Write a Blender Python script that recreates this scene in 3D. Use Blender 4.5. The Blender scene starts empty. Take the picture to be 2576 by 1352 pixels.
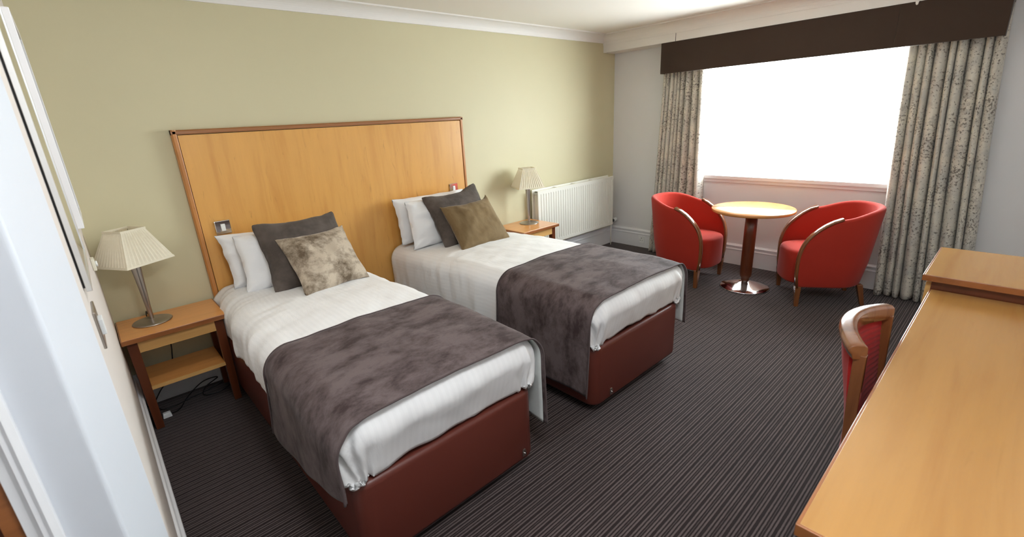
import bpy, bmesh, math, random
from mathutils import Vector, Matrix, noise
random.seed(7)
SC = bpy.context.scene
COL = SC.collection
PI = math.pi

# ------------------------------------------------------------------ camera
CAM_POS = (-4.7624, -3.3651, 1.56)
YAW, PITCH, ROLL, FPX = math.radians(-42.006), math.radians(-18.043), math.radians(-3.066), 1164.155
fw = Vector((-math.sin(YAW) * math.cos(PITCH), math.cos(YAW) * math.cos(PITCH), math.sin(PITCH)))
rt = Vector((math.cos(YAW), math.sin(YAW), 0.0))
up = rt.cross(fw)
r2 = rt * math.cos(ROLL) + up * math.sin(ROLL)
u2 = up * math.cos(ROLL) - rt * math.sin(ROLL)
cd = bpy.data.cameras.new('camera')
cd.sensor_width = 36.0
cd.lens = FPX * 36.0 / 2576.0
cd.clip_start = 0.02
cd.dof.use_dof = True
cd.dof.focus_distance = 3.1
cd.dof.aperture_fstop = 4.0
cam = bpy.data.objects.new('camera', cd)
COL.objects.link(cam)
M3 = Matrix((r2, u2, -fw)).transposed()
cam.matrix_world = Matrix.Translation(CAM_POS) @ M3.to_4x4()
SC.camera = cam

# ------------------------------------------------------------------ sky, exposure
W = bpy.data.worlds.new('overcast_sky')
SC.world = W
W.use_nodes = True
bg = W.node_tree.nodes['Background']
bg.inputs[0].default_value = (0.86, 0.945, 1.0, 1)
bg.inputs[1].default_value = 28.0
vs = SC.view_settings
vs.view_transform = 'Standard'
vs.look = 'None'
vs.gamma = 1.0
vs.use_curve_mapping = False
vs.exposure = -0.10
SC.cycles.max_bounces = 6
SC.cycles.diffuse_bounces = 4
SC.cycles.glossy_bounces = 3
SC.cycles.transmission_bounces = 3
SC.cycles.transparent_max_bounces = 8
SC.cycles.adaptive_threshold = 0.2
SC.cycles.adaptive_min_samples = 20
SC.cycles.sample_clamp_indirect = 12.0
SC.cycles.caustics_reflective = False
SC.cycles.caustics_refractive = False
# sampling portal in the window opening (guides sky rays, gives no light of its own)
pl = bpy.data.lights.new('window_portal', 'AREA')
pl.shape = 'RECTANGLE'
pl.size, pl.size_y = 1.74, 1.28
pl.cycles.is_portal = True
po = bpy.data.objects.new('window_portal', pl)
COL.objects.link(po)
po.location = (0.07, -1.875, 1.53)
po.rotation_euler = (PI / 2, 0, PI / 2)      # faces -x, into the room


# ------------------------------------------------------------------ helpers
def prop(o, label=None, cat=None, group=None, kind=None):
    if label: o['label'] = label
    if cat: o['category'] = cat
    if group: o['group'] = group
    if kind: o['kind'] = kind
    return o


def thing(name, loc, rz=0.0, label=None, cat=None, group=None, kind=None):
    o = bpy.data.objects.new(name, None)
    COL.objects.link(o)
    o.empty_display_size = 0.1
    o.location = loc
    o.rotation_euler = (0, 0, rz)
    return prop(o, label, cat, group, kind)


class MB:
    """collects geometry for one mesh object"""
    def __init__(s):
        s.v = []; s.f = []; s.uv = None; s.sm = []

    def add(s, vs_, fs_, smooth=False):
        n = len(s.v)
        s.v += [tuple(p) for p in vs_]
        for f in fs_:
            s.f.append([i + n for i in f]); s.sm.append(smooth)
        return s

    def box(s, x0, x1, y0, y1, z0, z1):
        v = [(x0, y0, z0), (x1, y0, z0), (x1, y1, z0), (x0, y1, z0), (x0, y0, z1), (x1, y0, z1), (x1, y1, z1), (x0, y1, z1)]
        return s.add(v, [(0, 3, 2, 1), (4, 5, 6, 7), (0, 1, 5, 4), (1, 2, 6, 5), (2, 3, 7, 6), (3, 0, 4, 7)])

    def frustum(s, c0, w0, d0, c1, w1, d1):
        """tapered post between centre c0 (size w0 x d0) and centre c1"""
        v = []
        for c, w, d in ((c0, w0, d0), (c1, w1, d1)):
            for sx, sy in ((-1, -1), (1, -1), (1, 1), (-1, 1)):
                v.append((c[0] + sx * w / 2, c[1] + sy * d / 2, c[2]))
        return s.add(v, [(0, 3, 2, 1), (4, 5, 6, 7), (0, 1, 5, 4), (1, 2, 6, 5), (2, 3, 7, 6), (3, 0, 4, 7)])

    def grid(s, P, closed_u=False, closed_v=False, smooth=True, flip=False):
        nu, nv = len(P), len(P[0])
        v = [p for r in P for p in r]
        f = []
        for i in range(nu if closed_u else nu - 1):
            for j in range(nv if closed_v else nv - 1):
                a = i * nv + j; b = i * nv + (j + 1) % nv
                c = ((i + 1) % nu) * nv + (j + 1) % nv; d = ((i + 1) % nu) * nv + j
                f.append((a, d, c, b) if flip else (a, b, c, d))
        return s.add(v, f, smooth)

    def lathe(s, prof, c=(0, 0, 0), n=48, smooth=True, cap=True):
        P = [[(c[0] + r * math.cos(2 * PI * k / n), c[1] + r * math.sin(2 * PI * k / n), c[2] + z) for k in range(n)] for r, z in prof]
        m = len(s.v)
        s.grid(P, closed_v=True, smooth=smooth)
        if cap:
            L = len(prof)
            s.f.append([m + k for k in reversed(range(n))]); s.sm.append(False)
            s.f.append([m + (L - 1) * n + k for k in range(n)]); s.sm.append(False)
        return s

    def tube(s, pts, r, n=8, cap=True):
        pts = [Vector(p) for p in pts]
        m = len(s.v); P = []
        prev = None
        for i, p in enumerate(pts):
            t = (pts[min(i + 1, len(pts) - 1)] - pts[max(i - 1, 0)]).normalized()
            if prev is None:
                a = t.orthogonal().normalized()
            else:
                a = (prev - t * prev.dot(t)).normalized()
            prev = a
            b = t.cross(a)
            rr = r[i] if isinstance(r, (list, tuple)) else r
            P.append([p + (a * math.cos(2 * PI * k / n) + b * math.sin(2 * PI * k / n)) * rr for k in range(n)])
        s.grid(P, closed_v=True)
        if cap:
            s.f.append([m + k for k in reversed(range(n))]); s.sm.append(True)
            s.f.append([m + (len(P) - 1) * n + k for k in range(n)]); s.sm.append(True)
        return s

    def sweep(s, rings, cap=True, smooth=True):
        m = len(s.v); n = len(rings[0])
        s.grid(rings, closed_v=True, smooth=smooth)
        if cap:
            s.f.append([m + k for k in reversed(range(n))]); s.sm.append(False)
            s.f.append([m + (len(rings) - 1) * n + k for k in range(n)]); s.sm.append(False)
        return s

    def extrude(s, poly, axis, a0, a1):
        """poly = 2D list; axis 'x': poly is (y,z); 'y': poly is (x,z); 'z': poly is (x,y)"""
        def mk(p, a):
            return {'x': (a, p[0], p[1]), 'y': (p[0], a, p[1]), 'z': (p[0], p[1], a)}[axis]
        return s.sweep([[mk(p, a0) for p in poly], [mk(p, a1) for p in poly]], smooth=False)

    def build(s, name, mat, parent=None, bevel=0.0, seg=2, sub=0, solid=0.0, loc=None, uv=None, auto=None):
        me = bpy.data.meshes.new(name)
        me.from_pydata(s.v, [], s.f)
        me.polygons.foreach_set('use_smooth', s.sm)
        bm = bmesh.new(); bm.from_mesh(me)
        bmesh.ops.recalc_face_normals(bm, faces=bm.faces)
        bm.to_mesh(me); bm.free()
        if uv:
            l = me.uv_layers.new(name='UVMap')
            for lp in me.loops:
                l.data[lp.index].uv = uv[lp.vertex_index]
        me.materials.append(mat)
        o = bpy.data.objects.new(name, me)
        COL.objects.link(o)
        if parent: o.parent = parent
        if loc: o.location = loc
        if solid:
            m = o.modifiers.new('thickness', 'SOLIDIFY'); m.thickness = solid; m.offset = -1
        if bevel:
            m = o.modifiers.new('bevel', 'BEVEL'); m.width = bevel; m.segments = seg; m.limit_method = 'ANGLE'; m.angle_limit = 0.6
        if sub:
            m = o.modifiers.new('subdivision', 'SUBSURF'); m.levels = sub; m.render_levels = sub
        return o


def struct(o):
    return prop(o, kind='structure')


def copy_tree(o, parent=None):
    c = o.copy(); COL.objects.link(c)
    c.parent = parent
    for ch in [x for x in bpy.data.objects if x.parent == o and x != c]:
        copy_tree(ch, c)
    return c


def fbm(x, y, z, o=3):
    return noise.fractal(Vector((x, y, z)), 1.0, 2.0, o)


def smooth(t):
    t = max(0.0, min(1.0, t)); return t * t * (3 - 2 * t)


# ------------------------------------------------------------------ materials
def srgb(r, g, b):
    f = lambda c: c / 12.92 if c <= 0.04045 else ((c + 0.055) / 1.055) ** 2.4
    return (f(r / 255), f(g / 255), f(b / 255), 1)


class NT:
    def __init__(s, name):
        s.m = bpy.data.materials.new(name); s.m.use_nodes = True
        s.t = s.m.node_tree; s.n = s.t.nodes; s.l = s.t.links
        s.b = s.n['Principled BSDF']; s.out = s.n['Material Output']

    def node(s, typ, **kw):
        nd = s.n.new(typ)
        for k, v in kw.items():
            if k.startswith('i_'):
                nd.inputs[k[2:].replace('_', ' ')].default_value = v
            else:
                setattr(nd, k, v)
        return nd

    def link(s, a, b): s.l.new(a, b)

    def coord(s, kind='Object', scale=(1, 1, 1), rot=(0, 0, 0)):
        tc = s.node('ShaderNodeTexCoord'); mp = s.node('ShaderNodeMapping')
        mp.inputs['Scale'].default_value = scale; mp.inputs['Rotation'].default_value = rot
        s.link(tc.outputs[kind], mp.inputs['Vector'])
        return mp.outputs['Vector']

    def noise(s, vec, scale, detail=4, rough=0.55, dist=0.0):
        nd = s.node('ShaderNodeTexNoise')
        nd.inputs['Scale'].default_value = scale; nd.inputs['Detail'].default_value = detail
        nd.inputs['Roughness'].default_value = rough; nd.inputs['Distortion'].default_value = dist
        s.link(vec, nd.inputs['Vector'])
        return nd.outputs['Fac']

    def ramp(s, fac, stops):
        nd = s.node('ShaderNodeValToRGB')
        e = nd.color_ramp.elements
        while len(e) < len(stops): e.new(0.5)
        for el, (p, c) in zip(e, stops):
            el.position = p; el.color = c if len(c) == 4 else (*c, 1)
        s.link(fac, nd.inputs['Fac'])
        return nd.outputs['Color']

    def mix(s, fac, a, b, blend='MIX'):
        nd = s.node('ShaderNodeMix', data_type='RGBA', blend_type=blend)
        for i, v in ((0, fac), (6, a), (7, b)):
            if hasattr(v, 'is_output'): s.link(v, nd.inputs[i])
            else: nd.inputs[i].default_value = v
        return nd.outputs[2]

    def math(s, op, a, b=None, c=None):
        nd = s.node('ShaderNodeMath', operation=op)
        for i, v in enumerate((a, b, c)):
            if v is None: continue
            if hasattr(v, 'is_output'): s.link(v, nd.inputs[i])
            else: nd.inputs[i].default_value = v
        return nd.outputs[0]

    def bump(s, h, strength=0.3, dist=0.002, prev=None):
        nd = s.node('ShaderNodeBump'); nd.inputs['Strength'].default_value = strength; nd.inputs['Distance'].default_value = dist
        s.link(h, nd.inputs['Height'])
        if prev: s.link(prev, nd.inputs['Normal'])
        s.link(nd.outputs[0], s.b.inputs['Normal'])
        return nd.outputs[0]

    def set(s, color=None, rough=0.5, metal=0.0, spec=0.5, sheen=0.0, coat=0.0):
        if color is not None:
            if hasattr(color, 'is_output'): s.link(color, s.b.inputs['Base Color'])
            else: s.b.inputs['Base Color'].default_value = color
        s.b.inputs['Roughness'].default_value = rough
        s.b.inputs['Metallic'].default_value = metal
        s.b.inputs['Specular IOR Level'].default_value = spec
        s.b.inputs['Sheen Weight'].default_value = sheen
        s.b.inputs['Coat Weight'].default_value = coat
        s.b.inputs['Coat Roughness'].default_value = 0.12
        return s.m


def m_paint(name, col, rough=0.6, bump=0.15, sc=260, spec=0.3):
    t = NT(name); v = t.coord()
    n1 = t.noise(v, 1.3, 3)
    c = t.mix(n1, tuple(x * 0.97 for x in col[:3]) + (1,), tuple(min(1, x * 1.03) for x in col[:3]) + (1,))
    t.bump(t.noise(v, sc, 3), bump, 0.001)
    return t.set(c, rough, spec=spec)


def m_plain(name, col, rough=0.5, metal=0.0, spec=0.5, coat=0.0, var=0.06, sc=30):
    t = NT(name); v = t.coord()
    n1 = t.noise(v, sc, 3)
    c = t.mix(n1, tuple(x * (1 - var) for x in col[:3]) + (1,), tuple(min(1, x * (1 + var)) for x in col[:3]) + (1,))
    return t.set(c, rough, metal, spec, coat=coat)


def m_wood(name, light, dark, axis='z', rough=0.35, coat=0.15, scale=1.0, fleck=0.35):
    """veneer: long soft grain along one axis with short darker flecks"""
    t = NT(name)
    k = {'x': (0.10, 1, 1), 'y': (1, 0.10, 1), 'z': (1, 1, 0.10)}[axis]
    v = t.coord(scale=tuple(a * scale for a in k))
    g1 = t.noise(v, 15, 5, 0.55, 0.5)
    k2 = {'x': (0.03, 1, 1), 'y': (1, 0.03, 1), 'z': (1, 1, 0.03)}[axis]
    v2 = t.coord(scale=tuple(a * scale for a in k2))
    g2 = t.noise(v2, 160, 4, 0.6)
    c = t.ramp(g1, [(0.22, dark), (0.50, light), (0.80, tuple(min(1, x * 1.08) for x in light[:3]) + (1,))])
    c = t.mix(t.math('MULTIPLY', g2, 0.30), c, dark)
    k3 = {'x': (0.16, 1, 1), 'y': (1, 0.16, 1), 'z': (1, 1, 0.16)}[axis]
    fl = t.ramp(t.noise(t.coord(scale=tuple(a * scale for a in k3)), 42, 3, 0.5, 0.9), [(0.64, (0, 0, 0, 1)), (0.76, (1, 1, 1, 1))])
    c = t.mix(t.math('MULTIPLY', fl, fleck), c, tuple(x * 0.62 for x in dark[:3]) + (1,))
    t.bump(g2, 0.05, 0.0005)
    return t.set(c, rough, coat=coat)


def m_velvet(name, light, dark, sc=6.0, lo=0.42, hi=0.60, sheen=0.4, stretch=(1, 1, 1), kind='Object', fine=0.25):
    t = NT(name); v = t.coord(kind, scale=stretch)
    a = t.noise(v, sc, 9, 0.72, 0.15)
    c = t.ramp(a, [(lo, dark), (hi, light)])
    b = t.noise(v, sc * 40, 3)
    c = t.mix(t.math('MULTIPLY', b, fine), c, tuple(x * 0.7 for x in dark[:3]) + (1,))
    t.bump(t.noise(v, sc * 3, 5, 0.6, 0.4), 0.25, 0.004)
    t.b.inputs['Sheen Roughness'].default_value = 0.35
    return t.set(c, 0.8, spec=0.15, sheen=sheen)


MAT = {}
MAT['wall_beige'] = m_paint('wall_beige_paint', srgb(208, 199, 164), 0.55, 0.12)
MAT['wall_cream'] = m_paint('wall_cream_paint', srgb(230, 228, 228), 0.55, 0.12)
MAT['wall_warm'] = m_paint('left_wall_warm_paint', srgb(226, 216, 208), 0.55, 0.12)
MAT['ceiling'] = m_paint('ceiling_paint', srgb(238, 232, 222), 0.7, 0.05)
MAT['gloss_white'] = m_paint('gloss_white_woodwork', srgb(232, 231, 232), 0.3, 0.02, 60, 0.5)
MAT['end_white'] = m_paint('cool_white_wall_end_paint', srgb(213, 216, 222), 0.4, 0.02, 60, 0.4)
MAT['coving'] = m_paint('coving_white_paint', srgb(236, 231, 225), 0.5, 0.02, 60)
MAT['rad_white'] = m_paint('radiator_enamel', srgb(236, 233, 222), 0.3, 0.02, 60, 0.5)
MAT['plastic_white'] = m_plain('white_plastic', srgb(236, 236, 234), 0.3)
MAT['plastic_cream'] = m_plain('cream_plastic', srgb(226, 220, 200), 0.4)
MAT['black'] = m_plain('black_plastic', srgb(22, 22, 23), 0.45)
MAT['hb_wood'] = m_wood('headboard_maple_veneer', srgb(222, 165, 88), srgb(206, 144, 70), 'z', 0.34, 0.12, fleck=0.4)
MAT['hb_frame'] = m_wood('headboard_cherry_lipping', srgb(198, 134, 72), srgb(160, 100, 50), 'z', 0.35, 0.15)
MAT['hb_rail'] = m_wood('headboard_top_lipping', srgb(160, 104, 58), srgb(124, 76, 40), 'x', 0.35, 0.15)
MAT['ns_wood'] = m_wood('bedside_maple_top', srgb(226, 158, 88), srgb(204, 132, 66), 'x', 0.28, 0.25)
MAT['ns_light'] = m_wood('bedside_pale_maple', srgb(224, 176, 108), srgb(204, 150, 86), 'x', 0.35, 0.1)
MAT['dark_wood'] = m_wood('dark_cherry_wood', srgb(106, 54, 29), srgb(74, 35, 18), 'z', 0.3, 0.2)
MAT['lip_wood'] = m_wood('cherry_edge_lipping', srgb(156, 96, 52), srgb(120, 70, 36), 'x', 0.28, 0.3)
MAT['desk_wood'] = m_wood('desk_maple_veneer', srgb(180, 132, 72), srgb(164, 113, 57), 'x', 0.26, 0.25, scale=0.7, fleck=0.12)
MAT['chair_wood'] = m_wood('chair_beech_stain', srgb(132, 80, 46), srgb(98, 57, 31), 'z', 0.22, 0.5)
MAT['table_wood'] = m_wood('table_beech_veneer', srgb(206, 140, 78), srgb(186, 118, 60), 'x', 0.25, 0.35)
MAT['leatherette'] = m_plain('brown_leatherette', srgb(98, 46, 36), 0.38, spec=0.45, sc=240)
MAT['chrome'] = m_plain('polished_chrome', (0.80, 0.79, 0.78, 1), 0.10, 1.0, var=0.01)
MAT['nickel'] = m_plain('brushed_nickel', (0.42, 0.38, 0.34, 1), 0.30, 1.0, var=0.05)
MAT['satin_silver'] = m_plain('satin_silver_metal', (0.78, 0.78, 0.77, 1), 0.35, 1.0, var=0.02)
MAT['glassy'] = m_plain('mirror_glass', (0.9, 0.92, 0.92, 1), 0.02, 1.0, var=0.0)
MAT['runner'] = m_velvet('taupe_crushed_velvet', srgb(112, 98, 97), srgb(66, 53, 52), 4.6, 0.38, 0.58, 0.10, (1, 1.6, 1), 'UV')
MAT['runner_lining'] = m_plain('pale_runner_lining', srgb(206, 208, 204), 0.8, spec=0.2)
MAT['gold_pale'] = m_velvet('champagne_crushed_velvet', srgb(198, 182, 162), srgb(108, 92, 74), 5.0, 0.40, 0.56, 0.25)
MAT['gold_dark'] = m_velvet('bronze_crushed_velvet', srgb(140, 118, 86), srgb(108, 88, 60), 6.0, 0.35, 0.65, 0.2, (1, 1, 0.3))


def mat_herring():
    t = NT('charcoal_herringbone_cloth')
    v = t.coord()
    sx = t.node('ShaderNodeSeparateXYZ'); t.link(v, sx.inputs[0])
    zig = t.math('PINGPONG', sx.outputs[0], 0.012)
    ph = t.math('ADD', sx.outputs[2], t.math('MULTIPLY', zig, 1.0))
    w = t.math('SINE', t.math('MULTIPLY', ph, 2 * PI / 0.006))
    n1 = t.noise(v, 7, 6, 0.65)
    c = t.ramp(n1, [(0.40, srgb(80, 71, 65)), (0.68, srgb(110, 99, 92))])
    c = t.mix(t.math('MULTIPLY_ADD', w, 0.14, 0.14), c, srgb(56, 48, 44))
    t.bump(w, 0.3, 0.0008)
    return t.set(c, 0.85, spec=0.15, sheen=0.15)


def mat_linen(name, col, stripe=0.026):
    t = NT(name)
    v = t.coord('UV')
    sx = t.node('ShaderNodeSeparateXYZ'); t.link(v, sx.inputs[0])
    w = t.math('SINE', t.math('MULTIPLY', sx.outputs[0], 2 * PI / stripe))
    w = t.math('GREATER_THAN', w, 0.0)
    dk = tuple(x * 0.978 for x in col[:3]) + (1,)
    c = t.mix(w, col, dk)
    vv = t.coord('UV', scale=(1, 0.35, 1))
    h = t.noise(vv, 14, 5, 0.55, 0.8)
    b = t.bump(h, 0.30, 0.010)
    t.bump(t.noise(v, 900, 2), 0.10, 0.0004, b)
    r = t.math('MULTIPLY_ADD', w, 0.12, 0.55)
    t.link(r, t.b.inputs['Roughness'])
    m = t.set(c, 0.6, spec=0.25, sheen=0.1)
    t.link(r, t.b.inputs['Roughness'])
    return m


def mat_pillow():
    t = NT('white_cotton_pillowcase')
    v = t.coord()
    t.bump(t.noise(v, 9, 4, 0.5, 1.0), 0.35, 0.012)
    return t.set(srgb(238, 237, 237), 0.65, spec=0.2, sheen=0.1)


def mat_carpet():
    t = NT('striped_brown_carpet')
    v = t.coord()
    jit = t.noise(t.coord(scale=(6, 40, 1)), 8, 3)
    fine = t.noise(v, 420, 2)
    sx = t.node('ShaderNodeSeparateXYZ'); t.link(v, sx.inputs[0])
    ph = t.math('MULTIPLY_ADD', jit, 0.0030, sx.outputs[1])
    fr = t.math('FRACT', t.math('DIVIDE', ph, 0.065))
    stops = [(0.0, (0, 0, 0, 1))]
    for c0, hw_, lv in ((.075, .042, 1.0), (.262, .042, 1.0), (.425, .014, .70), (.588, .042, 1.0), (.785, .042, .95)):
        stops += [(c0 - hw_ - .022, (0, 0, 0, 1)), (c0 - hw_, (lv, lv, lv, 1)), (c0 + hw_, (lv, lv, lv, 1)), (c0 + hw_ + .022, (0, 0, 0, 1))]
    w2 = t.ramp(fr, stops)
    w3 = t.math('ADD', w2, t.math('MULTIPLY_ADD', fine, 0.8, -0.40))
    c = t.ramp(w3, [(0.38, srgb(38, 27, 26)), (0.88, srgb(92, 79, 77))])
    big = t.noise(v, 5, 4)
    c = t.mix(t.ramp(big, [(0.42, (0.0, 0.0, 0.0, 1)), (0.7, (0.22, 0.22, 0.22, 1))]), c, srgb(34, 26, 25))
    b = t.bump(w2, 0.5, 0.002)
    t.bump(fine, 0.5, 0.002, b)
    return t.set(c, 0.95, spec=0.1, sheen=0.15)


def mat_curtain():
    t = NT('speckled_crushed_velvet_curtain')
    v = t.coord('UV', scale=(1, 0.75, 1))
    a = t.noise(v, 80, 6, 0.68, 0.1)
    big = t.noise(v, 5, 4, 0.6)
    th = t.math('ADD', a, t.math('MULTIPLY_ADD', big, 0.40, -0.20))
    base = t.ramp(t.noise(v, 9, 5, 0.6), [(0.35, srgb(196, 192, 184)), (0.65, srgb(224, 217, 202))])
    sp = t.ramp(th, [(0.555, (0, 0, 0, 1)), (0.605, (1, 1, 1, 1))])
    c = t.mix(t.math('MULTIPLY', sp, 0.78), base, srgb(86, 75, 66))
    sp2 = t.ramp(t.noise(v, 14, 6, 0.7), [(0.55, (0, 0, 0, 1)), (0.68, (1, 1, 1, 1))])
    c = t.mix(t.math('MULTIPLY', sp2, 0.45), c, srgb(118, 112, 106))
    t.bump(a, 0.25, 0.003)
    t.set(c, 0.7, spec=0.2, sheen=0.25)
    tr = t.node('ShaderNodeBsdfTranslucent'); t.link(c, tr.inputs['Color'])
    mx = t.node('ShaderNodeMixShader'); mx.inputs[0].default_value = 0.10
    t.link(t.b.outputs[0], mx.inputs[1]); t.link(tr.outputs[0], mx.inputs[2]); t.link(mx.outputs[0], t.out.inputs[0])
    return t.m


def mat_weave(name, a, b_, sc=900, rough=0.9, sheen=0.2):
    t = NT(name); v = t.coord()
    n1 = t.noise(v, sc, 2); n2 = t.noise(v, 6, 3)
    c = t.mix(t.math('MULTIPLY_ADD', n1, 0.7, t.math('MULTIPLY', n2, 0.3)), a, b_)
    t.bump(n1, 0.35, 0.0008)
    return t.set(c, rough, spec=0.15, sheen=sheen)


def mat_shade():
    t = NT('cream_pleated_shade_fabric'); v = t.coord()
    c = t.mix(t.noise(v, 60, 3), srgb(240, 231, 208), srgb(250, 243, 224))
    t.set(c, 0.8, spec=0.1)
    tr = t.node('ShaderNodeBsdfTranslucent'); t.link(c, tr.inputs['Color'])
    mx = t.node('ShaderNodeMixShader'); mx.inputs[0].default_value = 0.3
    t.link(t.b.outputs[0], mx.inputs[1]); t.link(tr.outputs[0], mx.inputs[2]); t.link(mx.outputs[0], t.out.inputs[0])
    return t.m


def mat_pane():
    t = NT('clear_window_glass')
    t.n.remove(t.b)
    a = t.node('ShaderNodeBsdfTransparent'); a.inputs[0].default_value = (0.97, 0.98, 0.97, 1)
    g = t.node('ShaderNodeBsdfGlossy'); g.inputs['Roughness'].default_value = 0.02
    lw = t.node('ShaderNodeLayerWeight'); lw.inputs[0].default_value = 0.5
    sch = t.math('MULTIPLY_ADD', t.math('POWER', lw.outputs['Facing'], 5.0), 0.5, 0.03)
    mx = t.node('ShaderNodeMixShader')
    t.link(sch, mx.inputs[0]); t.link(a.outputs[0], mx.inputs[1]); t.link(g.outputs[0], mx.inputs[2])
    t.link(mx.outputs[0], t.out.inputs[0])
    return t.m


MAT['herring'] = mat_herring()
MAT['linen'] = mat_linen('white_satin_stripe_duvet_cotton', srgb(238, 236, 235))
MAT['pillow'] = mat_pillow()
MAT['carpet'] = mat_carpet()
MAT['curtain'] = mat_curtain()
MAT['pelmet'] = mat_weave('brown_pelmet_weave', srgb(74, 59, 50), srgb(58, 46, 39), 700)
MAT['red'] = mat_weave('red_wool_upholstery', srgb(178, 54, 38), srgb(152, 38, 27), 800, 0.85, 0.12)
MAT['red_rib'] = mat_weave('red_ribbed_upholstery', srgb(176, 36, 30), srgb(146, 26, 24), 500, 0.85, 0.1)
MAT['shade'] = mat_shade()
MAT['pane'] = mat_pane()
MAT['mattress'] = mat_weave('grey_damask_ticking', srgb(170, 172, 174), srgb(140, 143, 146), 120, 0.6, 0.1)
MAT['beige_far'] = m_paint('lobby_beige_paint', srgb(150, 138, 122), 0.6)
MAT['tarmac'] = m_paint('pale_concrete_ground', srgb(190, 188, 180), 0.9)

# ------------------------------------------------------------------ room shell
XL = -4.8195          # left wall
YEND = -2.08          # where the left wall stops
YF = -3.78            # wall behind the desk
XB = -6.40            # far side of the lobby
ZC = 2.355            # ceiling

struct(MB().box(XB - .1, 0.2, YF - .1, 0.1, -0.1, 0.0).build('floor', MAT['carpet']))
struct(MB().box(XB - .1, 0.2, YF - .1, 0.1, ZC, ZC + 0.1).build('ceiling', MAT['ceiling']))
struct(MB().box(XL - 0.1, 0.2, 0.0, 0.1, 0.0, ZC).build('wall_back', MAT['wall_beige']))
WY0, WY1, WZ0, WZ1 = -2.76, -0.99, 0.90, 2.17
m = MB()
m.box(0, .2, YF, WY0, 0, ZC); m.box(0, .2, WY1, 0.1, 0, ZC); m.box(0, .2, WY0, WY1, 0, WZ0); m.box(0, .2, WY0, WY1, WZ1, ZC)
struct(m.build('wall_right', MAT['wall_cream']))
struct(MB().box(XB, 0.2, YF - .1, YF, 0, ZC).build('wall_front', MAT['wall_cream']))
struct(MB().box(XL - 0.07, XL, YEND, 0.0, 0.0, ZC).build('wall_left', MAT['wall_warm']))
# splayed end of the left wall and the face with the doorway
m = MB()
EX, EY = -4.871, -2.22
poly = [(XL, YEND), (XL - .07, YEND), (XL - .2, YEND), (-4.965, EY + .14), (-4.965, EY)]
for k in range(7):                                   # rounded arris
    a = PI / 2 * k / 6 * 0.9
    poly.append((EX - 0.012 + 0.012 * math.sin(a), EY + 0.012 - 0.012 * math.cos(a)))
struct(m.extrude(poly, 'z', 0.0, ZC).build('wall_end', MAT['end_white']))
struct(MB().box(XB, -5.75, EY, EY + .1, 0, ZC).build('wall_lobby', MAT['wall_cream']))
struct(MB().box(-5.75, -4.965, EY, EY + .1, 2.06, ZC).build('wall_lobby_head', MAT['wall_cream']))
struct(MB().box(XB - .1, XB, YF, EY + .1, 0, ZC).build('wall_lobby_side', MAT['wall_cream']))
# room beyond the doorway
m = MB()
m.box(XB, XL - .1, -0.9, -0.8, 0, ZC); m.box(XB - .1, XB, EY + .1, -0.8, 0, ZC)
struct(m.build('wall_beyond', MAT['beige_far']))

# doorway in the return face: architrave, jamb lining, brown door edge
d = thing('door_1', (-4.99, EY, 0), kind='structure')
m = MB()
prof = [(-4.955, EY), (-4.955, EY - .018), (-4.966, EY - .024), (-4.972, EY - .016), (-4.978, EY - .022), (-4.986, EY - .012), (-4.999, EY - .012), (-4.999, EY)]
MB().extrude([(x + 4.99, y - EY) for x, y in prof], 'z', 0, 2.06).build('architrave', MAT['gloss_white'], d)
MB().box(-.035, -.009, -.004, .12, 0, 2.05).build('jamb', MAT['lip_wood'], d)
MB().box(-.075, -.035, .1, .8, 0.01, 2.03).build('door_leaf', MAT['dark_wood'], d, bevel=.002)


def skirting(poly_fn, name, axis, a0, a1):
    return struct(MB().extrude(poly_fn, axis, a0, a1).build(name, MAT['gloss_white'], bevel=.002))


sk = [(0, 0), (0.018, 0), (0.018, .150), (0.022, .156), (0.022, .164), (0.016, .170), (0.016, .186), (0.022, .190), (0.022, .200), (0.013, .207), (0.008, .215), (0, .215)]
skirting([(-a, b) for a, b in sk], 'baseboard_back', 'x', XL, 0)
skirting([(-a, b) for a, b in sk], 'baseboard_right', 'y', YF, 0)
skirting([(XL + a, b) for a, b in sk], 'baseboard_left', 'y', YEND, 0)
skirting([(YF + a, b) for a, b in sk], 'baseboard_front', 'x', XB, 0)

# coving and the boxed beam above the window
def cove(pw, z0, z1, d0, d1, n=8):
    """profile in (outward, z): concave quarter from wall (d0,z0) to ceiling (d1,z1)"""
    p = [(0, z1 + .01), (0, z0 - .008), (d0, z0 - .008), (d0, z0)]
    for k in range(n + 1):
        a = PI / 2 * k / n
        p.append((d0 + (d1 - d0) * (1 - math.cos(a)), z0 + (z1 - .010 - z0) * math.sin(a)))
    p += [(d1 + .006, z1 - .010), (d1 + .006, z1 + .01)]
    return p


BX, BZ = -0.215, 2.182
struct(MB().extrude([(-a, z) for a, z in cove(0, 2.284, ZC, .010, .100)], 'x', XL, BX + .01).build('trim_1', MAT['coving']))
m = MB()
m.box(BX, -0.0, YF, 0, BZ, ZC - .001)
struct(m.build('trim_2', MAT['coving'], bevel=.002))
struct(MB().extrude([(BX - a, z) for a, z in cove(0, 2.262, ZC, .004, .092)], 'y', YF, -0.0).build('trim_3', MAT['coving']))
struct(MB().box(BX - .0015, BX, -.854, -.850, BZ, 2.255).build('trim_4', MAT['black']))
struct(MB().extrude([(XL + a, z) for a, z in cove(0, 2.284, ZC, .010, .100)], 'y', YEND, 0).build('trim_5', MAT['coving']))

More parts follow.
